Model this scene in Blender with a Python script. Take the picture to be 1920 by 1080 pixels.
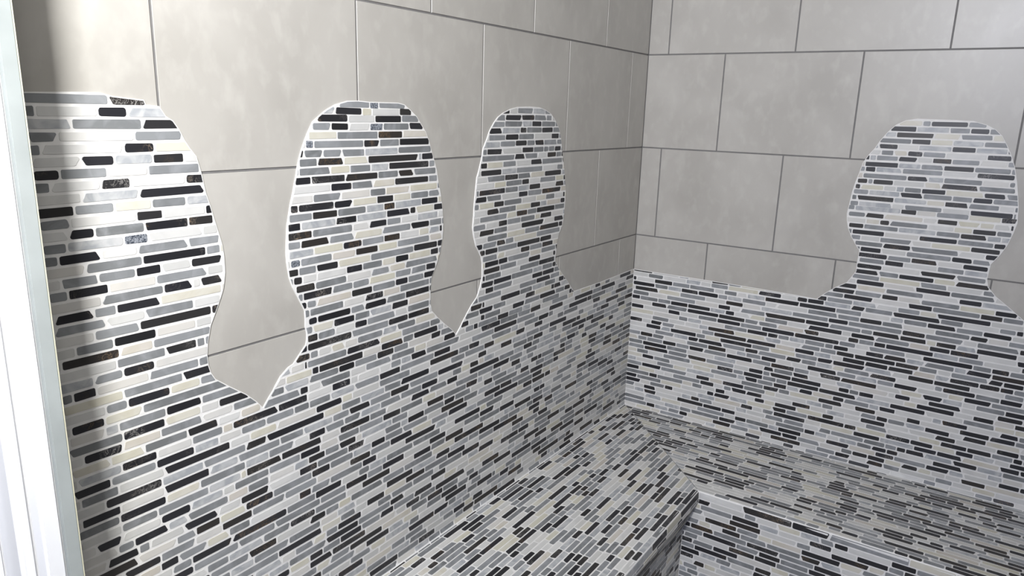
import bpy, bmesh, math, random
from mathutils import Vector, Matrix, geometry
for o in list(bpy.data.objects): bpy.data.objects.remove(o)
scene = bpy.context.scene
col = scene.collection
Z0 = 1.71                      # height of the upper tile course line above the floor

# ------------------------------------------------------------------ camera
cam_data = bpy.data.cameras.new('camera')
cam_data.sensor_width = 36.0
cam_data.lens = 36.0 * 1357.34 / 1920.0
cam_data.clip_start = 0.02
cam = bpy.data.objects.new('camera', cam_data)
col.objects.link(cam)
R3 = Matrix(((0.8259807, -0.1569986, 0.5413938), (0.5629782, 0.1812231, -0.8063583), (0.0284840, 0.9708293, 0.2380736)))
cam.matrix_world = Matrix.Translation((1.06146, -2.36293, Z0 - 0.19427)) @ R3.to_4x4()
scene.camera = cam

# ------------------------------------------------------------------ world and lights
world = bpy.data.worlds.new('world')
scene.world = world
world.use_nodes = True
bg = world.node_tree.nodes['Background']
bg.inputs[0].default_value = (1.0, 0.96, 0.88, 1)
bg.inputs[1].default_value = 0.06

def area(name, loc, target, sx, sy, power, color):
    l = bpy.data.lights.new(name, 'AREA')
    l.shape = 'RECTANGLE'; l.size = sx; l.size_y = sy; l.energy = power; l.color = color
    o = bpy.data.objects.new(name, l); col.objects.link(o)
    o.location = loc
    o.rotation_euler = (Vector(target) - Vector(loc)).to_track_quat('-Z', 'Y').to_euler()
    return o
area('vanity_light', (1.00, -2.78, Z0 + 0.45), (0.0, -2.23, Z0 + 0.42), 0.26, 0.30, 87, (0.985, 0.99, 1.0))
area('daylight_window', (1.45, -4.2, Z0 + 0.60), (0.9, 0.0, Z0), 1.5, 0.8, 40, (0.38, 0.50, 1.0))
area('doorway_fill', (1.75, -2.58, Z0 + 0.52), (0.0, -1.7, Z0 + 0.5), 0.5, 0.4, 10, (1.0, 0.98, 0.95))  # no real window: unseen fill lamp added to lift the jamb's shadow band

scene.view_settings.view_transform = 'Standard'
scene.view_settings.look = 'None'
scene.view_settings.exposure = 0.06
scene.view_settings.gamma = 1.0
scene.view_settings.use_curve_mapping = False

# ---- stone strips that can be told apart in the two wall mosaics: course, then start, colour, length in millimetres
ROWS_L='''-1:1203G75,1282S24,1307G80
0:710G73,1185K37,1328K69,1761K54,1815G109
1:614G23,642G55,702K59,764K70,837G38,1162G51,1216K77,1365K76,1725L65,1790K42,1832W79,1911G15
2:594G69,666K47,759G80,1148K40,1193G75,1270S37,1364K42,1408G45,1708K62,1770G98,1868L59
3:663G68,738K30,850K55,1131C79,1213K70,1285G102,1394C69,1684W24,1708G75,1783W104,1887D38
4:572K40,701G69,775K55,835G71,1128K93,1223G54,1281K42,1325G123,1451S19,1685C69,1754K46,1800W110,1910D15
5:582G64,650K43,696G36,735K49,789G68,1121G101,1227L89,1323G60,1677W31,1708K50,1758L57,1815K46,1861W63
6:650G48,702K54,848K61,912G17,1114K35,1153L9,1164K145,1314C62,1379K62,1444G42,1683G84,1767W60,1827G63,1890K34
7:554G26,583K47,681G60,743K44,791G141,1109G15,1129K122,1255L48,1307G53,1363C47,1413G74,1674K34,1708W87,1795K43,1838W66,1904D20
8:548G105,656K56,784G55,843C65,910K27,1105G72,1179K46,1227G58,1287K85,1376K80,1460K37,1677K107,1784L82,1866W59
9:543G32,653G124,781L65,848K88,1100G26,1130K108,1302G54,1359K54,1665L45,1710G56,1766C56,1822G55,1877K47
10:550K90,712G58,772K59,833G76,1100C89,1192C69,1265G45,1388G69,1662K16,1678W72,1750K41,1791W93,1884D40
11:581G83,718K31,753G74,1092G35,1130G55,1189C48,1242K49,1358K46,1406K82,1492K18,1665K44,1709K71,1780G73,1853K35,1888W37
12:533K47,660K56,771G53,830K107,942G11,1098K55,1154L81,1238K33,1322G71,1398K56,1460G54,1658W28,1686W90,1776S37,1813L79,1892D31
13:549K97,651G68,723K44,847G61,910K47,1191K68,1263L82,1348K55,1488K29,1656G56,1712G82,1794W54,1848K57,1905D19
14:524K11,582G48,751G80,834K44,941G19,1098L69,1220G38,1263K51,1360G96,1462K56,1656G26,1682K106,1788G83,1871W53
15:523K25,657K47,707C65,778G70,855K52,1084G39,1127K57,1189G85,1277C77,1356G63,1421K66,1490G29,1654K56,1710W50,1760K40,1800G55,1855G50,1905W20
16:524G48,579K92,675G41,722K53,819G118,1082K10,1223K45,1272G61,1335K48,1386C71,1460L58,1653W30,1683G87,1770W72,1842K56,1898D25
17:683G70,754G58,817K39,912G51,1083C41,1127G102,1232C54,1290K61,1353C61,1415G74,1492S23,1656K40,1696W14,1710K49,1759G95,1854W69
18:527K52,636K113,816G57,875K63,1099K79,1180G127,1312C85,1400K55,1659C107,1766K68,1834G32,1866K54
19:531K14,552K102,657G74,816G88,1095K28,1196K42,1278G52,1335K44,1489K21,1662W49,1711G81,1792W59,1851D71
20:544G126,671C110,785G35,822K40,1099G102,1207C49,1257G54,1379G76,1459K46,1680K122,1802G67,1869W54
21:652K113,767G86,857K50,912K23,1105K30,1139G45,1188G49,1239C71,1317G44,1363G49,1417K70,1489G12,1681W29,1710W67,1777K66,1843G54,1897W28
22:581K54,639G61,704K45,859G63,1199K36,1239G67,1308K56,1367C89,1458G23,1684G100,1784C52,1836K82
23:565G78,703G104,811K41,1127G98,1276K54,1389G86,1696G15,1711K54,1765G77,1842W82
24:563K14,646K62,768G71,845K72,1127K75,1207G56,1267K61,1331G36,1370K85,1457K19,1479K6,1690W94,1784K50,1834G43,1877L48
25:568K80,653G99,839G66,910K11,1125C73,1199K52,1317G39,1360K56,1690G20,1710G85,1795W80,1875K33,1908D15
26:558K20,578G57,684G100,790K82,1127G74,1241G79,1325K35,1413G41,1457K26,1688K52,1740G97,1837C86
27:631K55,785G86,872K36,1127K69,1199K60,1262G107,1369K115,1679G31,1710C53,1763K69,1832G33,1865W61
28:535G48,586K77,663G86,836G102,1105C65,1175G60,1280G74,1458G16,1478K35,1654G156,1810C58,1868K48,1916W7
29:507K30,557G60,684G59,745K93,910K10,1087G29,1124G96,1288K90,1384G100,1486K7,1632G78,1710K63,1773G76,1849L20,1869W51
30:562K17,668K50,814G56,872K60,933G57,1096K79,1181G35,1216K69,1339K114,1458K17,1618K61,1713C63,1776K68,1844G79
31:466K31,501G48,553K84,641G79,722K58,838G66,908K18,976K31,1085K35,1199G45,1246K51,1298G62,1363K44,1542G31,1652W60,1712G73,1785C61,1846K58,1904W31
32:453K17,730G66,799K51,937K14,955G34,1029K45,1178G73,1255G77,1376G79,1486K15,1506G82,1590K6,1638W45,1683K57,1740G73,1813C53,1866C57
33:28K86,260K37,477G94,634K54,753G81,837K86,1014G121,1137K53,1376K50,1489K65,1558K97,1675G58,1733W61,1794K57,1851L65,1916W7
34:2K62,149K103,313K119,505K81,664G88,757K105,865G97,1048K59,1109G112,1226K64,1292G73,1431G49,1485G36,1522G60,1586G53,1684L46,1730K67,1797G72,1869K55
35:348K118,586K51,643G75,928K44,974G40,1016K108,1194G99,1400K69,1622W41,1663K122,1785W74,1859G56,1915W9
36:52K90,258K51,410G89,620K44,714K45,863K45,990G57,1127K93,1225G52,1349G53,1449K133,1587K43,1632G84,1790K91,1881W44
37:118K94,479K100,637G70,779K53,897K37,997K93,1095G96,1196K60,1258G60,1321K57,1382G45,1502G51,1558G90,1649L57,1706K82,1788W71,1859K58
38:2K61,415K86,616K52,931K37,1096K58,1225G65,1350G42,1396G49,1447K42,1635G90,1725C61,1786K76,1862G64
39:62K55,673K46,767G66,837K132,1019K38,1060G62,1126K65,1273G46,1323K85,1458K95,1556K78,1646L64,1710G92,1802G59,1861W62
40:359K41,723G60,788K74,865G69,1151G70,1226K57,1355G59,1462K47,1512G71,1586G74,1683L62,1745K53,1798W64,1862K39
41:416K55,734K44,935K46,983G84,1073K62,1203G52,1365K46,1412G34,1450K43,1674G77,1752L35,1787K57,1844G26,1870W56
42:639K37,800G62,867K39,964G62,1028K39,1070G70,1145K57,1226G52,1341K47,1471K45,1588K59,1649W47,1696K64,1760W60,1820G18
43:687K44,746G111,933G57,992K90,1133G80,1220G53,1277K43,1374G54,1438K48,1579K61
44:829K74,977K73,1054G64,1187K69,1261G58,1323K61,1474G71,1553G72,1627K63,1742G62
45:612K54,742K111,858G78,1103K109,1305K40,1348G86,1439G47,1489K30,1633G44,1721G53
46:667K47,921K108,1086G95,1186G88,1408K71,1550K117,1672K79
47:857K58,922G67,1064K62,1216K66,1287G44,1334K63,1467G108,1579G81
48:622K34,758K64,830G93,993K71,1065G55,1121K62,1263K87,1481K63
49:670K86,905K124,1115G97,1216G71,1454K42,1577K63
50:602K56,828K94,925G45,1047K55,1186K89,1469G75,1549G81
51:619K62,740K113,858G67,984K69,1056G82,1143K68,1282K55,1466K109
52:922K74,1110G71,1186G73
53:571K56,857K68,1063K57,1217K47
54:676K52,732K89,1116K66
55:497K72,689G92,984K119
56:409K51,617K83,828K79,1074K59
57:571K68,769K84,924K43
58:333K58,469K77,659K104,976K88
59:231K95,398K92,568K90,859K69
60:332K61,601K47,775K46
61:495K121,709K71
62:393K65,560K38,830K110
63:743K107'''
ROWS_R='''0:863K86,952G43
1:764K66,910G49
2:781K94,939G75
3:740G81,822K48,923L73
4:740K50,842L81,923K55,980L72
5:855G56,1008K56
6:738G54,795K49,881K43,928G66
7:710K88,855G53,911K71,984G84
8:741L64,810G101,992K87
9:709G115,825K53,916G92,1069G14
10:724G14,738K54,912K84,1001G85
11:692K15,822G43,866K60,1016K51
12:689G38,731L82,813K57,872G72
13:687G13,701K99,928K55,985G72
14:684G24,829G95,991K98,1091G7
15:700L121,822K41,912G79,1066K36
16:684G46,731K50,917K50,1090K8
17:798G98,1005K54,1061G35
18:689K40,731G92,919G59
19:701K88,879K93,974G84,1060K28
20:700G27,779G83,1008K70
21:713G75,789K67,862G120
22:730K57,853G111,967K48,1018G43
23:806G60,868K67,997K61
24:731G68,801K50,937G63,1003L56
25:727K69,896K89,986G72
26:789G50,843K91,987K82
27:717G77,901G68,1056G28
28:732K77,891K83,980G107
29:816G98,1003K56
30:669K62,733G72,807K44,911G97,1092K53
31:640G61,703K82,879K58,942G117,1060K52,1113G48
32:629K25,657G74,854G59,956K132
33:60G57,768G71,843K120,967G57,1110G36,1149K17
34:3K13,85K65,152G59,215G87,471K101,578K105,687G73,874G58,936K71,1009G63,1074K68
35:4K79,87G50,186K55,247K70,606G88,757K62,1045K44
36:13K89,344K59,669K55,727G144,875K59,936G95
37:6G62,135G105,320K42,476K126,603K65,674G91,966K51,1066K96
38:3K29,35G64,103G47,151K59,214K80,739K68,1004K70
39:81K57,325K89,838K126
40:3K48,321K80,471K100,575K134,939K126
41:425K67,694K44,787K50,1051K62
42:292K93,871K63,1143K48
43:426K96,789K64,1088K50
44:337K109,653K42,699K92,909K68
45:263K85,425K43,807K73,1002K82,1143K53
46:480K49,876K63,1058K67
47:232K53,365K88,665K54,728K103,954K53
48:585K49,883K42,972K84,1144K61
49:514K68,785K42,1088K51
50:337K56,669K110,874K95
51:434K42,528K43,610K42,846K45,1014K66,1158K45
52:779K60,924K37,1062K74
53:361K73,843K32
54:393K46,444K53,594K57,800K70,1004K53,1158K54
55:1088K61,1200K23
56:335K56,646K111,757K35,876K67
57:430K41,786K76,955K60,1016K65,1173K48
58:936K50,1059K62
59:301K60,367K48,843K42
60:415K39,560K74,994K61,1178K51
61:836K49,930K45,1087K62
62:340K64,539K97'''
OUT_L=[(1.9354,-0.1893),(1.8946,-0.1878),(1.8626,-0.1867),(1.8260,-0.1864),(1.8081,-0.1905),(1.7636,-0.1944),(1.7611,-0.2011),(1.7408,-0.2030),(1.7312,-0.2176),(1.7207,-0.2238),(1.7115,-0.2373),(1.7040,-0.2535),(1.6961,-0.2658),(1.6863,-0.2785),(1.6800,-0.3038),(1.6743,-0.3372),(1.6682,-0.3575),(1.6616,-0.3844),(1.6555,-0.4072),(1.6509,-0.4257),(1.6493,-0.4441),(1.6493,-0.4714),(1.6544,-0.4982),(1.6618,-0.5153),(1.6701,-0.5321),(1.6830,-0.5571),(1.6900,-0.5834),(1.6933,-0.6060),(1.6923,-0.6251),(1.6885,-0.6396),(1.6814,-0.6522),(1.6550,-0.6740),(1.6243,-0.6977),(1.6033,-0.7188),(1.5905,-0.7356),(1.5754,-0.7185),(1.5666,-0.7097),(1.5614,-0.7019),(1.5484,-0.6868),(1.5294,-0.6744),(1.5181,-0.6712),(1.4967,-0.6503),(1.4874,-0.6420),(1.4843,-0.6321),(1.4837,-0.6194),(1.4868,-0.6059),(1.4860,-0.5891),(1.4865,-0.5743),(1.4968,-0.5534),(1.5125,-0.5226),(1.5187,-0.5043),(1.5225,-0.4757),(1.5232,-0.4559),(1.5205,-0.4288),(1.5181,-0.4076),(1.5135,-0.3887),(1.5089,-0.3698),(1.5025,-0.3511),(1.4974,-0.3323),(1.4930,-0.3183),(1.4899,-0.3041),(1.4856,-0.2919),(1.4800,-0.2760),(1.4706,-0.2573),(1.4612,-0.2404),(1.4506,-0.2243),(1.4352,-0.2137),(1.4182,-0.2030),(1.3958,-0.1929),(1.3648,-0.1854),(1.3372,-0.1843),(1.3058,-0.1858),(1.2253,-0.1854),(1.2060,-0.1887),(1.1897,-0.1981),(1.1680,-0.2121),(1.1544,-0.2276),(1.1388,-0.2445),(1.1281,-0.2629),(1.1191,-0.2862),(1.1100,-0.3063),(1.1007,-0.3303),(1.0949,-0.3568),(1.0873,-0.3815),(1.0813,-0.4100),(1.0772,-0.4449),(1.0770,-0.4660),(1.0807,-0.4906),(1.0882,-0.5172),(1.0976,-0.5385),(1.1089,-0.5581),(1.1183,-0.5729),(1.1220,-0.6065),(1.1219,-0.6333),(1.1162,-0.6538),(1.0949,-0.6741),(1.0690,-0.6958),(1.0403,-0.7173),(1.0255,-0.7332),(1.0088,-0.7179),(0.9984,-0.7052),(0.9773,-0.6836),(0.9645,-0.6711),(0.9427,-0.6546),(0.9299,-0.6306),(0.9217,-0.6043),(0.9228,-0.5697),(0.9277,-0.5538),(0.9394,-0.5372),(0.9508,-0.5221),(0.9601,-0.4969),(0.9650,-0.4752),(0.9614,-0.4467),(0.9600,-0.4208),(0.9547,-0.3785),(0.9511,-0.3544),(0.9420,-0.3344),(0.9330,-0.3092),(0.9272,-0.2852),(0.9127,-0.2626),(0.9024,-0.2436),(0.8853,-0.2246),(0.8678,-0.2104),(0.8454,-0.1999),(0.8130,-0.1903),(0.7819,-0.1851),(0.7244,-0.1829),(0.6799,-0.1838),(0.6470,-0.1901),(0.6185,-0.1996),(0.5945,-0.2165),(0.5724,-0.2382),(0.5581,-0.2678),(0.5491,-0.3022),(0.5368,-0.3387),(0.5275,-0.3743),(0.5171,-0.4213),(0.5197,-0.4601),(0.5227,-0.4960),(0.5325,-0.5250),(0.5466,-0.5392),(0.5559,-0.5744),(0.5597,-0.6009),(0.5611,-0.6215),(0.5273,-0.6560),(0.4823,-0.6952),(0.4389,-0.7354),(0.2523,-0.7380)]
OUT_R=[(0.2990,-0.7354),(0.4419,-0.7364),(0.5600,-0.7383),(0.6263,-0.7402),(0.6516,-0.7153),(0.6769,-0.6942),(0.7064,-0.6743),(0.7187,-0.6524),(0.7270,-0.6362),(0.7263,-0.6083),(0.7274,-0.5934),(0.7275,-0.5721),(0.7150,-0.5558),(0.6993,-0.5317),(0.6881,-0.5086),(0.6823,-0.4865),(0.6796,-0.4658),(0.6828,-0.4334),(0.6858,-0.3997),(0.6909,-0.3709),(0.6975,-0.3438),(0.7037,-0.3138),(0.7151,-0.2915),(0.7305,-0.2693),(0.7404,-0.2491),(0.7577,-0.2227),(0.7755,-0.2027),(0.7994,-0.1894),(0.8280,-0.1841),(0.8628,-0.1846),(0.9173,-0.1851),(0.9624,-0.1865),(0.9943,-0.1953),(1.0160,-0.2070),(1.0321,-0.2217),(1.0465,-0.2447),(1.0601,-0.2705),(1.0733,-0.3012),(1.0843,-0.3405),(1.0930,-0.3795),(1.0985,-0.4061),(1.1001,-0.4231),(1.1030,-0.4487),(1.0982,-0.4782),(1.0903,-0.5114),(1.0784,-0.5395),(1.0613,-0.5680),(1.0600,-0.5916),(1.0594,-0.6113),(1.0651,-0.6317),(1.0861,-0.6549),(1.1197,-0.6795),(1.1599,-0.7109)]
ZC1=[-0.1957, -0.2124, -0.2291, -0.2459, -0.2626, -0.2793, -0.296, -0.3127, -0.3295, -0.3462, -0.3629, -0.3796, -0.3963, -0.4131, -0.4298, -0.4465, -0.4632, -0.4799, -0.4967, -0.5134, -0.5301, -0.5468, -0.5635, -0.5803, -0.597, -0.6137, -0.6304, -0.6471, -0.6639, -0.6806, -0.6973, -0.714, -0.7307, -0.7475, -0.7642, -0.7809, -0.7976, -0.8143, -0.8311, -0.8478, -0.8645, -0.8812, -0.8979, -0.9147, -0.9314, -0.9481, -0.9648, -0.9815, -0.9983, -1.015, -1.0317, -1.0484, -1.0651, -1.0819, -1.0986, -1.1153, -1.132, -1.1487, -1.1655, -1.1822, -1.1989, -1.2156, -1.2323, -1.2491, -1.2658, -1.2825]
ZC2=[-0.2055, -0.219, -0.234, -0.25, -0.266, -0.283, -0.298, -0.314, -0.33, -0.3465, -0.364, -0.38, -0.396, -0.412, -0.429, -0.446, -0.463, -0.48, -0.497, -0.513, -0.53, -0.546, -0.564, -0.5805, -0.598, -0.615, -0.632, -0.649, -0.666, -0.683, -0.7, -0.715, -0.7317, -0.7484, -0.7651, -0.7818, -0.7985, -0.8151, -0.8318, -0.8485, -0.8652, -0.8819, -0.8986, -0.9153, -0.932, -0.9487, -0.9654, -0.9821, -0.9988, -1.0154, -1.0321, -1.0488, -1.0655, -1.0822, -1.0989, -1.1156, -1.1323, -1.149, -1.1657, -1.1824, -1.199, -1.2157, -1.2324, -1.2491, -1.2658, -1.2825]
ZC3=[-0.194, -0.211, -0.227, -0.243, -0.2595, -0.276, -0.294, -0.31, -0.327, -0.3455, -0.361, -0.377, -0.393, -0.409, -0.426, -0.443, -0.4595, -0.477, -0.4935, -0.511, -0.527, -0.544, -0.561, -0.577, -0.594, -0.611, -0.628, -0.645, -0.662, -0.679, -0.695, -0.713, -0.729, -0.743, -0.76, -0.777, -0.793, -0.812, -0.829, -0.846, -0.863, -0.88, -0.8968, -0.9135, -0.9303, -0.9471, -0.9639, -0.9806, -0.9974, -1.0142, -1.0309, -1.0477, -1.0645, -1.0813, -1.098, -1.1148, -1.1316, -1.1483, -1.1651, -1.1819, -1.1986, -1.2154, -1.2322, -1.249, -1.2657, -1.2825]
ZC4=[-0.197, -0.2135, -0.23, -0.2475, -0.264, -0.2815, -0.2975, -0.316, -0.331, -0.35, -0.366, -0.383, -0.398, -0.415, -0.433, -0.446, -0.465, -0.483, -0.499, -0.517, -0.5335, -0.55, -0.567, -0.584, -0.6, -0.6175, -0.635, -0.651, -0.667, -0.684, -0.702, -0.718, -0.735, -0.75, -0.767, -0.784, -0.801, -0.8185, -0.835, -0.8516, -0.8681, -0.8847, -0.9013, -0.9179, -0.9344, -0.951, -0.9676, -0.9842, -1.0007, -1.0173, -1.0339, -1.0505, -1.067, -1.0836, -1.1002, -1.1168, -1.1333, -1.1499, -1.1665, -1.1831, -1.1996, -1.2162, -1.2328, -1.2494, -1.2659, -1.2825]
# ------------------------------------------------------------------ materials
def lin(c):
    return tuple(.70*((v/255)/12.92 if v/255 <= .04045 else ((v/255+.055)/1.055)**2.4) for v in c) + (1,)

class NT:
    def __init__(s, name, rough=.4, spec=.5):
        s.m = bpy.data.materials.new(name); s.m.use_nodes = True
        s.t = s.m.node_tree; s.n = s.t.nodes
        s.b = s.n['Principled BSDF']
        s.b.inputs['Roughness'].default_value = rough
        s.b.inputs['Specular IOR Level'].default_value = spec
    def add(s, typ, **kw):
        n = s.n.new(typ)
        for k, v in kw.items(): setattr(n, k, v)
        return n
    def link(s, a, b): s.t.links.new(a, b)
    def noise(s, vec, scale, detail=3, dist=0, rough=.5):
        n = s.add('ShaderNodeTexNoise'); n.inputs['Scale'].default_value = scale
        n.inputs['Detail'].default_value = detail; n.inputs['Distortion'].default_value = dist
        n.inputs['Roughness'].default_value = rough
        s.link(vec, n.inputs['Vector']); return n.outputs['Fac']
    def ramp(s, fac, stops):
        r = s.add('ShaderNodeValToRGB'); e = r.color_ramp.elements
        while len(e) < len(stops): e.new(.5)
        for i, (p, c) in enumerate(stops): e[i].position = p; e[i].color = c
        s.link(fac, r.inputs[0]); return r.outputs[0]
    def mix(s, fac, a, b, mode='MIX'):
        x = s.add('ShaderNodeMix', data_type='RGBA', blend_type=mode)
        for sock, v in ((x.inputs[0], fac), (x.inputs[6], a), (x.inputs[7], b)):
            if isinstance(v, (int, float)): sock.default_value = v
            elif isinstance(v, tuple): sock.default_value = v
            else: s.link(v, sock)
        return x.outputs[2]
    def math(s, op, a, b=0.0):
        x = s.add('ShaderNodeMath', operation=op)
        for i, v in enumerate((a, b)):
            if isinstance(v, (int, float)): x.inputs[i].default_value = v
            else: s.link(v, x.inputs[i])
        return x.outputs[0]
    def bump(s, h, strength, dist=.001):
        b = s.add('ShaderNodeBump'); b.inputs['Strength'].default_value = strength
        b.inputs['Distance'].default_value = dist
        s.link(h, b.inputs['Height']); s.link(b.outputs[0], s.b.inputs['Normal'])

def stone_coords(t):
    """object coordinates shifted per piece of stone, so veins end at its edges"""
    tc = t.add('ShaderNodeTexCoord'); at = t.add('ShaderNodeAttribute', attribute_name='tone')
    sc = t.add('ShaderNodeVectorMath', operation='SCALE'); sc.inputs['Scale'].default_value = 37.0
    cb = t.add('ShaderNodeCombineXYZ')
    for i in range(3): t.link(at.outputs['Fac'], cb.inputs[i])
    t.link(cb.outputs[0], sc.inputs[0])
    ad = t.add('ShaderNodeVectorMath', operation='ADD')
    t.link(tc.outputs['Object'], ad.inputs[0]); t.link(sc.outputs[0], ad.inputs[1])
    return ad.outputs[0], at.outputs['Fac']

def white_marble():
    t = NT('white_marble', .42, .5); v, tone = stone_coords(t)
    base = t.ramp(tone, [(0, lin((206, 205, 200))), (.5, lin((222, 221, 217))), (1, lin((215, 211, 203)))])
    n = t.noise(v, 14, 3, 1.2)
    t.link(t.mix(t.ramp(n, [(.42, (0, 0, 0, 1)), (.75, (.6, .6, .6, 1))]), base, lin((198, 197, 194))), t.b.inputs['Base Color'])
    return t.m
def cream_marble():
    t = NT('cream_marble', .42, .5); v, tone = stone_coords(t)
    base = t.ramp(tone, [(0, lin((212, 208, 190))), (.6, lin((217, 213, 200))), (1, lin((209, 202, 193)))])
    n = t.noise(v, 18, 3, 1.5)
    t.link(t.mix(t.ramp(n, [(.45, (0, 0, 0, 1)), (.8, (.7, .7, .7, 1))]), base, lin((198, 190, 168))), t.b.inputs['Base Color'])
    return t.m
def light_grey_marble():
    t = NT('clouded_grey_marble', .42, .5); v, tone = stone_coords(t)
    n = t.noise(v, 26, 4, 1.6)
    a = t.ramp(n, [(.35, lin((200, 200, 199))), (.62, lin((168, 171, 173)))])
    t.link(a, t.b.inputs['Base Color']); return t.m
def grey_marble():
    t = NT('blue_grey_marble', .40, .5); v, tone = stone_coords(t)
    base = t.ramp(tone, [(0, lin((117, 119, 119))), (.5, lin((132, 134, 135))), (1, lin((147, 149, 150)))])
    n = t.noise(v, 22, 4, 1.2)
    c = t.mix(t.ramp(n, [(.45, (0, 0, 0, 1)), (.8, (.6, .6, .6, 1))]), base, lin((176, 178, 180)))
    t.link(c, t.b.inputs['Base Color']); return t.m
def black_marble(name, veins):
    t = NT(name, .42, .5); v, tone = stone_coords(t)
    base = t.ramp(tone, [(0, lin((31, 31, 33))), (.4, lin((40, 40, 45))), (.8, lin((46, 45, 45))), (1, lin((50, 45, 41)))])
    n = t.noise(v, 55, 6, 2.2, .65)
    d = t.math('ABSOLUTE', t.math('SUBTRACT', n, .5))
    line = t.ramp(d, [(0, (1, 1, 1, 1)), (.018 if veins else .008, (0, 0, 0, 1))])
    patch = t.ramp(t.noise(v, 16, 2), [(.50 if veins else .56, (0, 0, 0, 1)), (.64 if veins else .70, (1, 1, 1, 1))])
    f = t.mix(1.0, line, patch, 'MULTIPLY')
    vein = t.ramp(t.noise(v, 9, 1), [(.4, lin((196, 192, 186))), (.62, lin((160, 128, 84)))])
    c = t.mix(f, base, vein)
    t.link(c, t.b.inputs['Base Color']); return t.m
def speckled():
    t = NT('speckled_dark_marble', .45, .5); v, tone = stone_coords(t)
    n = t.noise(v, 420, 3, .5)
    t.link(t.ramp(n, [(.42, lin((62, 68, 78))), (.6, lin((158, 162, 168)))]), t.b.inputs['Base Color']); return t.m
def grout(name, c, rough=.7):
    t = NT(name, rough, .3); tc = t.add('ShaderNodeTexCoord')
    n = t.noise(tc.outputs['Object'], 60, 4)
    t.link(t.ramp(n, [(.3, lin(tuple(x-9 for x in c))), (.7, lin(c))]), t.b.inputs['Base Color'])
    t.bump(n, .3, .0008); return t.m
def big_tile(name, warm):
    t = NT(name, .26, .5); tc = t.add('ShaderNodeTexCoord'); at = t.add('ShaderNodeAttribute', attribute_name='tone')
    cb = t.add('ShaderNodeCombineXYZ'); sc = t.math('MULTIPLY', at.outputs['Fac'], 19.0)
    for i in range(3): t.link(sc, cb.inputs[i])
    ad = t.add('ShaderNodeVectorMath', operation='ADD'); t.link(tc.outputs['Object'], ad.inputs[0]); t.link(cb.outputs[0], ad.inputs[1])
    mp = t.add('ShaderNodeMapping'); mp.inputs['Scale'].default_value = (1, 1, .8); t.link(ad.outputs[0], mp.inputs[0])
    n1 = t.noise(mp.outputs[0], 5.5, 5, .3); 
    mp2 = t.add('ShaderNodeMapping'); mp2.inputs['Scale'].default_value = (1, 1, .65); t.link(ad.outputs[0], mp2.inputs[0])
    n2 = t.noise(mp2.outputs[0], 34, 4, .2)
    c1 = t.ramp(n1, [(.3, lin((176, 172, 164))), (.7, lin((191, 187, 179)))])
    c2 = t.mix(t.ramp(n2, [(.5, (0, 0, 0, 1)), (.78, (.55, .55, .55, 1))]), c1, lin((200, 196, 188)))
    t.link(c2, t.b.inputs['Base Color'])
    r = t.ramp(n1, [(.3, (.36, .36, .36, 1)), (.7, (.42, .42, .42, 1))])
    t.link(r, t.b.inputs['Roughness']); t.bump(n2, .06, .0006)
    return t.m
def plain(name, c, rough=.5, spec=.4, scale=8, var=6):
    t = NT(name, rough, spec); tc = t.add('ShaderNodeTexCoord')
    n = t.noise(tc.outputs['Object'], scale, 4)
    t.link(t.ramp(n, [(.3, lin(tuple(max(0, x-var) for x in c))), (.7, lin(c))]), t.b.inputs['Base Color']); return t.m

M_W = white_marble(); M_C = cream_marble(); M_L = light_grey_marble(); M_G = grey_marble()
M_K = black_marble('black_marble', False); M_V = black_marble('gold_veined_black_marble', True); M_S = speckled()
M_GROUT = grout('white_grout', (244, 242, 238)); M_DARK = grout('grey_grout', (128, 126, 124))
M_TILE = big_tile('concrete_look_tile', 0)
M_JAMB = plain('grey_green_stone', (166, 171, 168), .35, .5, 14, 14)
M_PAINT = plain('white_gloss_paint', (240, 240, 240), .3, .5)
M_CAULK = plain('yellowed_sealant', (222, 218, 190), .5, .4, 30, 14)
M_CEIL = plain('ceiling_paint', (226, 226, 224), .8, .2)
M_FLOOR = plain('bathroom_floor_tile', (190, 186, 180), .5, .4)
MATS = [M_GROUT, M_K, M_V, M_G, M_L, M_W, M_C, M_S]
IDX = {'D': 3, 'K': 1, 'V': 2, 'G': 3, 'L': 4, 'W': 5, 'C': 6, 'S': 7}

# ------------------------------------------------------------------ helpers
def tag(o, label=None, cat=None, group=None, kind=None):
    for k, v in (('label', label), ('category', cat), ('group', group), ('kind', kind)):
        if v: o[k] = v
    return o
def empty(name, loc):
    o = bpy.data.objects.new(name, None); col.objects.link(o); o.location = loc; o.empty_display_size = .1; return o

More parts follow.
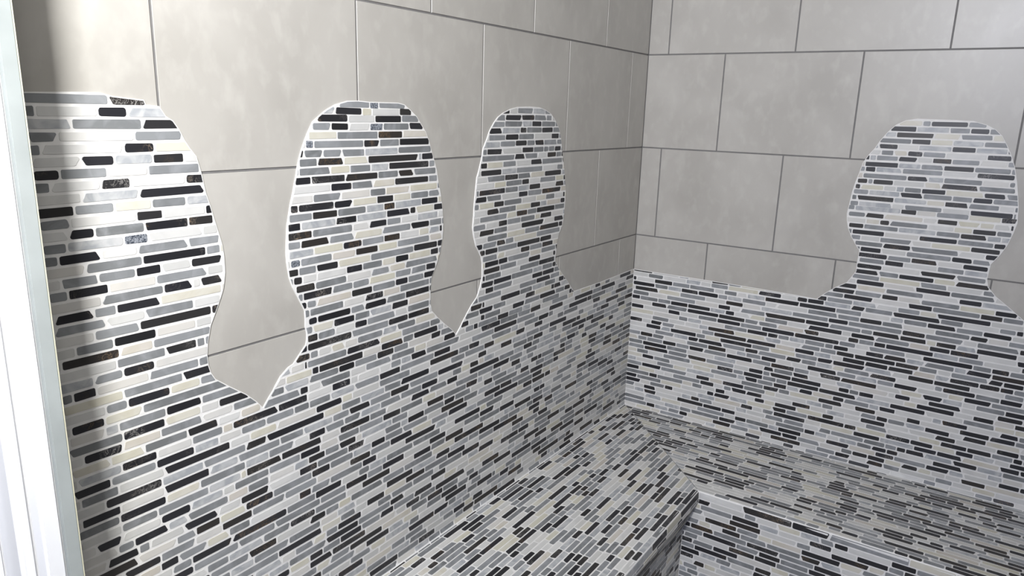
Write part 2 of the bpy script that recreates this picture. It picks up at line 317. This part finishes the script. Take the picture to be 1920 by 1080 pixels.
class MB:
    """collects faces, with a material and a tone value each, into one mesh"""
    def __init__(s): s.v = []; s.f = []; s.m = []; s.t = []
    def ring(s, pts): i = len(s.v); s.v.extend(pts); return list(range(i, i+len(pts)))
    def face(s, idx, m=0, tone=0.0): s.f.append(idx); s.m.append(m); s.t.append(tone)
    def band(s, a, b, m, tone):
        n = len(a)
        for i in range(n): s.face([a[i], a[(i+1) % n], b[(i+1) % n], b[i]], m, tone)
    def slab(s, rings, m, tone):
        """rings from the back to the front; the last one is capped"""
        r = [s.ring(p) for p in rings]
        for i in range(len(r)-1): s.band(r[i], r[i+1], m, tone)
        s.face(r[-1], m, tone)
    def box(s, a, b, m=0, bev=0.0):
        bm = bmesh.new(); bmesh.ops.create_cube(bm, size=1)
        for v in bm.verts: v.co = Vector([(a[i]+b[i])/2 + v.co[i]*(b[i]-a[i]) for i in range(3)])
        if bev: bmesh.ops.bevel(bm, geom=bm.edges[:], offset=bev, segments=2, affect='EDGES')
        bm.verts.index_update(); o = len(s.v); s.v.extend([tuple(v.co) for v in bm.verts])
        for f in bm.faces: s.face([o+v.index for v in f.verts], m)
        bm.free()
    def build(s, name, mats, parent=None, origin=(0, 0, 0)):
        me = bpy.data.meshes.new(name)
        ox, oy, oz = origin
        me.from_pydata([(x-ox, y-oy, z-oz) for x, y, z in s.v], [], s.f)
        for m in mats: me.materials.append(m)
        me.polygons.foreach_set('material_index', s.m)
        a = me.attributes.new('tone', 'FLOAT', 'FACE'); a.data.foreach_set('value', s.t)
        bm = bmesh.new(); bm.from_mesh(me)
        bmesh.ops.recalc_face_normals(bm, faces=bm.faces[:])
        bm.to_mesh(me); bm.free()
        o = bpy.data.objects.new(name, me); col.objects.link(o)
        if parent: o.parent = parent
        else: o.location = origin
        return o

def clip(poly, cl):
    """Sutherland-Hodgman: any subject polygon against a convex counter-clockwise one"""
    out = poly
    n = len(cl)
    for i in range(n):
        ax, ay = cl[i]; bx, by = cl[(i+1) % n]
        inp = out; out = []
        if not inp: return []
        px, py = inp[-1]; pd = (bx-ax)*(py-ay)-(by-ay)*(px-ax)
        for x, y in inp:
            d = (bx-ax)*(y-ay)-(by-ay)*(x-ax)
            if (d >= 0) != (pd >= 0):
                t = pd/(pd-d); out.append((px+(x-px)*t, py+(y-py)*t))
            if d >= 0: out.append((x, y))
            px, py, pd = x, y, d
    return out
def common(reg, o):
    """every separate piece that the outline of a region and one stone have in common"""
    x0 = min(x for x, y in o)-.002; x1 = max(x for x, y in o)+.002
    y0 = min(y for x, y in o)-.002; y1 = max(y for x, y in o)+.002
    vs = [Vector(p) for p in o]+[Vector(p) for p in reg]
    fs = [list(range(len(o))), list(range(len(o), len(vs)))]
    rv, re_, rf, ov, oe, of = geometry.delaunay_2d_cdt(vs, [], fs, 1, 1e-6, True)
    tris = [f for f, src in zip(rf, of) if 0 in src and 1 in src]
    nxt = {}
    es = set()
    for f in tris:
        for i in range(len(f)): es.add((f[i-1], f[i]))
    for a, b in es:
        if (b, a) not in es: nxt.setdefault(a, []).append(b)
    out = []
    while nxt:
        s = next(iter(nxt)); loop = [s]; cur = s
        while True:
            if cur not in nxt: break
            b = nxt[cur].pop()
            if not nxt[cur]: del nxt[cur]
            if b == s: break
            loop.append(b); cur = b
        p = []
        for i in loop:
            pt = (rv[i].x, rv[i].y)
            if not p or math.dist(pt, p[-1]) > .0004: p.append(pt)
        if len(p) > 2 and math.dist(p[0], p[-1]) < .0004: p.pop()
        if len(p) > 2: out.append(p if parea(p) > 0 else p[::-1])
    return out
def parea(p): return .5*sum(p[i-1][0]*p[i][1]-p[i][0]*p[i-1][1] for i in range(len(p)))
def inset(p, d):
    """move a closed counter-clockwise outline inwards by d"""
    n = len(p); out = []
    for i in range(n):
        a, b, c = Vector(p[i-1]), Vector(p[i]), Vector(p[(i+1) % n])
        e1 = (b-a).normalized(); e2 = (c-b).normalized()
        n1 = Vector((-e1.y, e1.x)); n2 = Vector((-e2.y, e2.x)); m = n1+n2
        if m.length < 1e-6: m = n1
        m.normalize(); k = d/max(.35, m.dot(n1)); out.append(tuple(b+m*k))
    return out
def inside(p, x, y):
    c = False
    for i in range(len(p)):
        x1, y1 = p[i-1]; x2, y2 = p[i]
        if (y1 > y) != (y2 > y) and x < (x2-x1)*(y-y1)/(y2-y1)+x1: c = not c
    return c

def stone_outline(u0, u1, v0, v1, rnd):
    """tumbled strip of marble: corners cut, ends a little out of square"""
    j = lambda s: rnd.uniform(-s, s)
    sk = rnd.choice([0, 0, 0, 0, 0, 1, -1])*rnd.uniform(.001, .0045)
    sk2 = rnd.choice([0, 0, 0, 0, 0, 1, -1])*rnd.uniform(.001, .004)
    if u1-u0 < .03: sk = sk2 = 0
    u0a = u0+max(0, sk); u0b = u0+max(0, -sk); u1a = u1-max(0, sk2); u1b = u1-max(0, -sk2)
    r = min(.0027, (u1-u0)*.25)*rnd.uniform(.55, 1.3); q = r*.3
    v0 += j(.0003); v1 += j(.0003); t0 = j(.0004); t1 = j(.0004)
    return [(u0a+r, v0+t0), (u1a-r, v0-t0), (u1a-q, v0-t0+q), (u1a, v0+r), (u1b, v1-r), (u1b-q, v1-q+t1),
            (u1b-r, v1+t1), (u0b+r, v1-t1), (u0b+q, v1-q), (u0b, v1-r), (u0a, v0+r), (u0a+q, v0+q)]

def shrink(p, d):
    cx = sum(x for x, y in p)/len(p); cy = sum(y for x, y in p)/len(p)
    out = []
    for x, y in p:
        l = math.hypot(x-cx, y-cy) or 1
        k = max(0, 1-d/l); out.append((cx+(x-cx)*k, cy+(y-cy)*k))
    return out

def lay(mb, rows, regions, mapping, rnd, pick, ends=.0016, half=.0062, outlines=None):
    """rows: list of (centre function or value, [(u0, u1, colour)])"""
    for zc, seq in rows:
        for a, b, c in seq:
            um = (a+b)/2; v = zc(um) if callable(zc) else zc
            if c == 'K' and rnd.random() < .42: c = 'V'
            a2, b2 = a+ends, b-ends
            if b2-a2 < .003: continue
            o = stone_outline(a2, b2, v-half, v+half, rnd)
            for rk, reg in regions:
                ins = [inside(reg, x, y) for x, y in o]
                if all(ins): p = o
                elif not any(ins) and not inside(reg, um, v) and not clip(reg, o): continue
                else: p = None
                tone = rnd.random()
                for p in ([p] if p else common(reg, o)):
                    if len(p) < 3 or abs(parea(p)) < 1.2e-5: continue
                    mb.slab([[mapping(x, y, 0) for x, y in p], [mapping(x, y, .0004) for x, y in p],
                             [mapping(x, y, .0007) for x, y in shrink(p, .0004)]], IDX[c], tone)

P_ALL = 'KKKKKKKGGGGGGGGGGLLLWWWWWWWWCCC'
P_LIGHT = 'LLWWWWWWCCG'
P_LITE = 'LLWWWWWCC'
def fill(a, b, rnd, pal=P_ALL, prev=None):
    out = []; u = a
    while u < b-.004:
        c = rnd.choice(pal)
        while c == prev and rnd.random() < .75: c = rnd.choice(pal)
        l = {'K': rnd.choice([.033, .045, .05, .06, .072, .095]), 'G': rnd.choice([.034, .045, .06, .075, .095])}.get(c, rnd.choice([.035, .05, .062, .08, .095]))
        l *= rnd.uniform(.93, 1.07)
        if b-(u+l) < .016: l = b-u
        if l > .13: l = (b-u)/2
        out.append((u, u+l, c)); u += l; prev = c
    return out

def parse(txt):
    rows = {}
    for line in txt.split('\n'):
        k, r = line.split(':'); seq = []
        for it in r.split(','):
            for i, ch in enumerate(it):
                if ch.isalpha():
                    a = int(it[:i]); seq.append((a/1000, (a+int(it[i+1:]))/1000, ch)); break
        rows[int(k)] = seq
    return rows
P_MID = 'GGGGGLLLWWWWWWWWCC'
P_SEAT = 'KKKKKKKKKKGGGGGGGGGGLLLWWWWWWCCC'
def complete(seq, ulo, uhi, rnd, light_gap, pal):
    out = []; u = ulo
    for a, b, c in seq:
        if a-u > .0035:
            g = a-u
            if g < .012 and out: out[-1] = (out[-1][0], a, out[-1][2])
            elif g < light_gap: out += fill(u, a, rnd, pal) if g > .1 else [(u, a, rnd.choice(P_LITE if g < .05 or pal is P_LITE else pal))]
            else: out += fill(u, a, rnd)
        elif out and a > out[-1][1]: out[-1] = (out[-1][0], a, out[-1][2])
        out.append((max(a, u), b, c)); u = b
    if uhi-u > .004: out += fill(u, uhi, rnd)
    return out

# ------------------------------------------------------------------ sizes
XF = .462; XU = .424                        # bench: seat edge, recessed front of the left run
ZS = Z0-1.258; ZR = Z0-1.389                # seat, top of the recessed front
ZTOP = .735 + Z0 - .0                       # ceiling
U_L, U_R = 2.0, 2.15
PITCH = .0168
H_M = .0022                                 # thickness of the grout bed in front of the large tiles
UJ = 1.935                                  # where the left wall meets the door jamb

def Lw(u, v, h): return (h, -u, v)
def Rw(u, v, h): return (u, -h, v)

# ------------------------------------------------------------------ room shell
mb = MB(); mb.box((-.12, -1.9885, 0), (-.0078, .0076, ZTOP)); 
wall_left = tag(mb.build('wall_left', [M_DARK], origin=(-.06, -1.2, 0)), kind='structure')
mb = MB(); mb.box((-.12, .0076, 0), (U_R+.12, .12, ZTOP))
wall_right = tag(mb.build('wall_right', [M_DARK], origin=(1, .06, 0)), kind='structure')
TW, TH, G = .4041, .305, .0042
def tile_field(name, M, joints, umax, rnd, parent):
    mb = MB()
    o = parent.location
    # one quiet grey backing of joint mortar, then the tiles in staggered courses
    mb.slab([[M(x, y, -.0078) for x, y in ((0, .3), (umax, .3), (umax, ZTOP), (0, ZTOP))],
             [M(x, y, -.0016) for x, y in ((0, .3), (umax, .3), (umax, ZTOP), (0, ZTOP))]], 0, 0)
    for k in range(-2, 4):
        z0 = Z0+.305*(k-1)+G/2; z1 = min(Z0+.305*k-G/2, ZTOP)
        off = joints[k % len(joints)] if k < 0 else joints[k]
        us = [0]+[off+i*TW for i in range(-1, 9) if .02 < off+i*TW < umax and not (k == -1 and M is Lw and 1.45 < off+i*TW < 1.6)]+[umax]
        for a, b in zip(us, us[1:]):
            a2 = a+(G/2 if a > 0 else .0015); b2 = b-(G/2 if b < umax else 0)
            q = lambda d: [(a2+d, z0+d), (b2-d, z0+d), (b2-d, z1-d), (a2+d, z1-d)]
            mb.slab([[M(x, y, -.003) for x, y in q(0)], [M(x, y, -.0006) for x, y in q(0)], [M(x, y, 0) for x, y in q(.0004)]], 1, rnd.random())
    return mb.build(name, [M_DARK, M_TILE], parent, origin=o)

rnd = random.Random(5)
# joints per course, counted upwards from the one under the mosaic border
JL = {0: .1235, 1: .3111, 2: .1235, 3: .3111, -1: .3179, -2: .1306}
JR = {0: .2626, 1: .0711, 2: .2626, 3: .0711, -1: .0714, -2: .2623}
class JD(dict):
    def __len__(s): return 1
def tf(name, M, J, umax, parent):
    class _J:
        def __len__(s): return 10**6
        def __getitem__(s, k): return J[k if k < 100 else k-10**6]
    return tile_field(name, M, _J(), umax, rnd, parent)
tag(tf('large_format_tiles', Lw, JL, UJ+.02, wall_left), label='large grey concrete-look tiles in staggered courses')
tag(tf('large_format_tiles', Rw, JR, U_R, wall_right), label='large grey concrete-look tiles in staggered courses')

mb = MB(); mb.box((-.12, -5.2, -.1), (3.4, .12, 0)); tag(mb.build('floor', [M_FLOOR], origin=(1, -2, 0)), kind='structure')
mb = MB(); mb.box((-.12, -5.2, ZTOP), (3.4, .12, ZTOP+.1)); tag(mb.build('ceiling', [M_CEIL], origin=(1, -2, ZTOP)), kind='structure')

# door frame at the left edge: stone jamb of the shower opening and the white casing beyond it
mb = MB(); mb.box((-.0075, -1.9885, 0), (.120, -1.9719, ZTOP), 0, .0008)
door = tag(mb.build('door_1', [M_JAMB], origin=(0, -1.95, 0)), kind='structure')
def dpart(name, boxes, mat, label=None):
    m = MB()
    for a, b, bv in boxes: m.box(a, b, 0, bv)
    return tag(m.build(name, [mat], door, origin=(0, -1.95, 0)), label=label)
dpart('door_casing', [((-.0070, -2.012, 0), (.1145, -1.9887, ZTOP), .003), ((-.30, -2.032, 0), (.092, -2.0122, ZTOP), .005),
                      ((-.30, -2.040, 0), (.040, -2.0322, ZTOP), .003)], M_PAINT, 'white painted casing in full light')
dpart('sealant_bead', [((.1175, -1.9718, 0), (.1200, -1.9708, ZTOP), .0)], M_CAULK, 'yellowed sealant line along the jamb')

# ------------------------------------------------------------------ mosaic on the two walls
NZ = 66
def tab(z, n=NZ): return [Z0+a for a in z]
T1, T2, T3 = tab(ZC1), tab(ZC2), tab(ZC3)
T4 = tab(ZC4)
def zL(k):
    if k < 0: a, b, c = Z0-.179, Z0-.192, Z0-.178
    else: a, b, c = T1[k], T2[k], T3[k]
    def f(u):
        if u >= 1.75: return a
        if u >= 1.30: return b+(a-b)*(u-1.30)/.45
        if u >= .77: return c+(b-c)*(u-.77)/.53
        return c
    return f
# vertical distance down the wall is followed by a small cove into the seat
RC = .013
def cove(v):
    """height parameter -> (offset from wall, z, normal)"""
    if v >= ZS+RC: return 0, v, 1, 0
    t = (ZS+RC-v)/RC
    a = min(t, math.pi/2); r = RC
    return r-r*math.cos(a), ZS+r-r*math.sin(a), math.cos(a), math.sin(a)
def ML(u, v, h):
    x, z, nx, nz = cove(v); h += H_M
    return (x+nx*h, -u, z+nz*h)
def MR(u, v, h):
    x, z, nx, nz = cove(v); h += H_M
    return (u, -(x+nx*h), z+nz*h)
VB = ZS+RC-RC*math.pi/2                      # end of the cove in the height parameter

def ccw(p): return p if parea(p) > 0 else p[::-1]
def cladding(name, M, rows_txt, outl, umax, zrow, label, figs, extra, seed):
    rnd = random.Random(seed)
    root = empty(name, (0, 0, ZS) if name != 'x' else (0, 0, 0))
    org = tuple(root.location)
    top = [(u, z+Z0) for u, z in outl]
    full = ccw(top + extra)
    rows = parse(rows_txt)
    allrows = []
    for k in range(-1, NZ):
        seq = rows.get(k, [])
        allrows.append((zrow(k), complete(seq, .0012, umax, rnd, .15 if k < 31 else .34 if M is ML else .17, P_LITE if k < 31 else P_MID)))
    reg = inset(full, .0016)
    mbs = {}
    for i, (u0, u1, zc, lab) in enumerate(figs):
        mbs['f%d' % i] = MB()
    zc = figs[0][2]
    mbs['band'] = MB()
    # beds of grout behind, one sheet per part, raised a hair above the large tiles
    for i, (u0, u1, zc, lab) in enumerate(figs):
        for q in common(full, [(u0, zc), (u1, zc), (u1, Z0), (u0, Z0)]):
            mbs['f%d' % i].slab([[M(x, y, -H_M-.0002) for x, y in q], [M(x, y, 0) for x, y in q]], 0, 0)
    for q in common(full, [(-1, ZS+RC), (umax+1, ZS+RC), (umax+1, zc), (-1, zc)]):
        mbs['band'].slab([[M(x, y, -H_M-.0002) for x, y in q], [M(x, y, 0) for x, y in q]], 0, 0)
    # cove part of the bed
    n = 6; vs = [ZS+RC-(ZS+RC-VB)*i/n for i in range(n+1)]
    for v0, v1 in zip(vs, vs[1:]):
        mbs['band'].face(mbs['band'].ring([M(cove(v0)[0], v0, 0), M(umax, v0, 0), M(umax, v1, 0), M(cove(v1)[0], v1, 0)]), 0, 0)
    # stones lie whole in one part: chosen by their middle
    for zc_, seq in allrows:
        for a, b, c in seq:
            um = (a+b)/2; v = zc_(um) if callable(zc_) else zc_
            key = 'band'
            if v > figs[0][2]:
                for i, (u0, u1, z_, lab) in enumerate(figs):
                    if u0 <= um <= u1: key = 'f%d' % i
                if key == 'band': continue
            lay(mbs[key], [(v, [(a, b, c)])], [('x', reg)], M, rnd, None)
    o = mbs['band'].build('mosaic_band', MATS, root, origin=org)
    for i, f in enumerate(figs):
        tag(mbs['f%d' % i].build('head_and_shoulders_figure', MATS, root, origin=org), label=f[3])
    return tag(root, label, 'mosaic')

eL = [(0.0, Z0-.7355), (0.0, ZS+RC), (RC*.0+.004, ZS+RC*.5), (RC, VB), (UJ+.01, VB), (UJ+.01, Z0-.189)]
cl = cladding('wall_mosaic', ML, ROWS_L, [p for p in OUT_L] , UJ+.012, zL,
    'stone strip mosaic on the left wall rising into three head-and-shoulders figures', 
    [(1.515, 2.1, Z0-.645, 'cropped figure in the mosaic beside the white door frame'),
     (1.04, 1.515, Z0-.645, 'wide middle figure in the left wall mosaic'),
     (.30, 1.04, Z0-.645, 'narrow figure in the left wall mosaic nearest the corner')], eL, 11)
eR = [(1.20, Z0-.735), (U_R, Z0-.7355), (U_R, VB), (RC, VB), (.004, ZS+RC*.5), (0, ZS+RC), (0.0, Z0-.7355)]
crt = cladding('wall_mosaic', MR, ROWS_R, OUT_R, U_R, lambda k: T4[k] if k >= 0 else Z0-.180,
    'stone strip mosaic on the right wall with one broad head-and-shoulders figure', 
    [(.5, 1.30, Z0-.645, 'broad figure in the right wall mosaic under the bright tile')], eR, 12)

# ------------------------------------------------------------------ corner bench
# cross-section from the end of the cove to the floor: offset from wall, height
RE = .007
def profile(front):
    p = [(RC, ZS)]
    for i in range(5):
        a = math.pi/2*i/4; p.append((XF-RE+RE*math.sin(a), ZS-RE+RE*math.cos(a)))
    return p+front
class Side:
    """one run of the bench: a cross-section swept along its wall"""
    def __init__(s, prof, M):
        s.prof = prof; s.acc = [0]
        for a, b in zip(prof, prof[1:]): s.acc.append(s.acc[-1]+math.dist(a, b))
        s.M = lambda u, t, h: M(u, *s.at(t), h)
    def at(s, t):
        t = min(max(t, 0), s.acc[-1]-1e-9)
        for i in range(len(s.acc)-1):
            if t <= s.acc[i+1]: break
        a, b = s.prof[i], s.prof[i+1]; k = (t-s.acc[i])/(s.acc[i+1]-s.acc[i]); d = math.dist(a, b)
        return a[0]+(b[0]-a[0])*k, a[1]+(b[1]-a[1])*k, -(b[1]-a[1])/d, (b[0]-a[0])/d
    def off(s, z):
        """how far the front stands from its wall at height z"""
        if z >= ZS-.0005: return None
        for a, b in zip(s.prof[1:], s.prof[2:]):
            if b[1] <= z <= a[1] and a[1] > b[1]: return a[0]+(b[0]-a[0])*(a[1]-z)/(a[1]-b[1])
        return s.prof[-1][0]
left = Side(profile([(XF+.002, ZS-.034), (XF-.001, ZS-.040), (XU+.002, ZR+.003), (XU, ZR-.002), (XU, 0.0)]),
            lambda u, x, z, nx, nz, h: (x+nx*h, -u, z+nz*h+H_M))
right = Side(profile([(XF, 0.0)]), lambda u, x, z, nx, nz, h: (u, -(x+nx*h), z+nz*h+H_M))

bench = empty('corner_bench', (0, 0, 0))
tag(bench, 'L-shaped shower bench clad in black, grey and white stone strips', 'bench')
def bench_side(S, other, umax, seed):
    rnd = random.Random(seed)
    seat, front = MB(), MB()
    acc, prof, M = S.acc, S.prof, S.M
    ts = sorted(set(acc[:6]+[acc[5]+(acc[-1]-acc[5])*i/60 for i in range(61)]+acc))
    def start(t):
        x, z = S.at(t)[:2]; o = other.off(z)
        return x if t <= acc[3] or o is None else o
    for t0, t1 in zip(ts, ts[1:]):
        dst = seat if t1 <= acc[3]+1e-7 else front
        e = 1e-7
        dst.face(dst.ring([M(start(t0+e)-.001, t0+e, 0), M(umax, t0+e, 0), M(umax, t1-e, 0), M(start(t1-e)-.001, t1-e, 0)]), 0, 0)
    def region(t0, t1):
        tt = [t0]+[a for a in ts if t0 < a < t1]+[t1]
        return ccw([(start(t)+.0015, t) for t in tt]+[(umax, t1), (umax, t0)])
    n = round((acc[3]-.001)/PITCH); p = acc[3]/n
    rs = region(.0, acc[3])
    for k in range(n):
        lay(seat, [(p*(k+.5), fill(rnd.uniform(-.08, -.0), umax, rnd, P_SEAT))], [('x', rs)], M, rnd, None, half=p/2-.0019)
    # rounded nosing first: a course of longer, thicker strips
    t = acc[3]
    rf = region(acc[3]+1e-6, acc[-1]-.001)
    first = True
    while t < acc[-1]-.02:
        w = .021 if first else PITCH
        seq = fill(rnd.uniform(.25, .33), umax, rnd, P_SEAT)
        if first: seq = [(seq[i][0], seq[min(i+1, len(seq)-1)][1], seq[i][2]) for i in range(0, len(seq), 2)]
        lay(front, [(t+w/2, seq)], [('x', rf)], M, rnd, None, half=w/2-.0019)
        t += w; first = False
    return seat, front
for S, other, umax, seed, lab in ((left, right, UJ+.01, 21, 'undercut front of the left run, sloping in below its nosing'),
                                  (right, left, U_R, 22, 'flat upright front of the right run')):
    seat, front = bench_side(S, other, umax, seed)
    tag(seat.build('seat', MATS, bench), label='seat along the %s wall, mitred at the corner' % ('left' if S is left else 'right'))
    tag(front.build('front_panel', MATS, bench), label=lab)
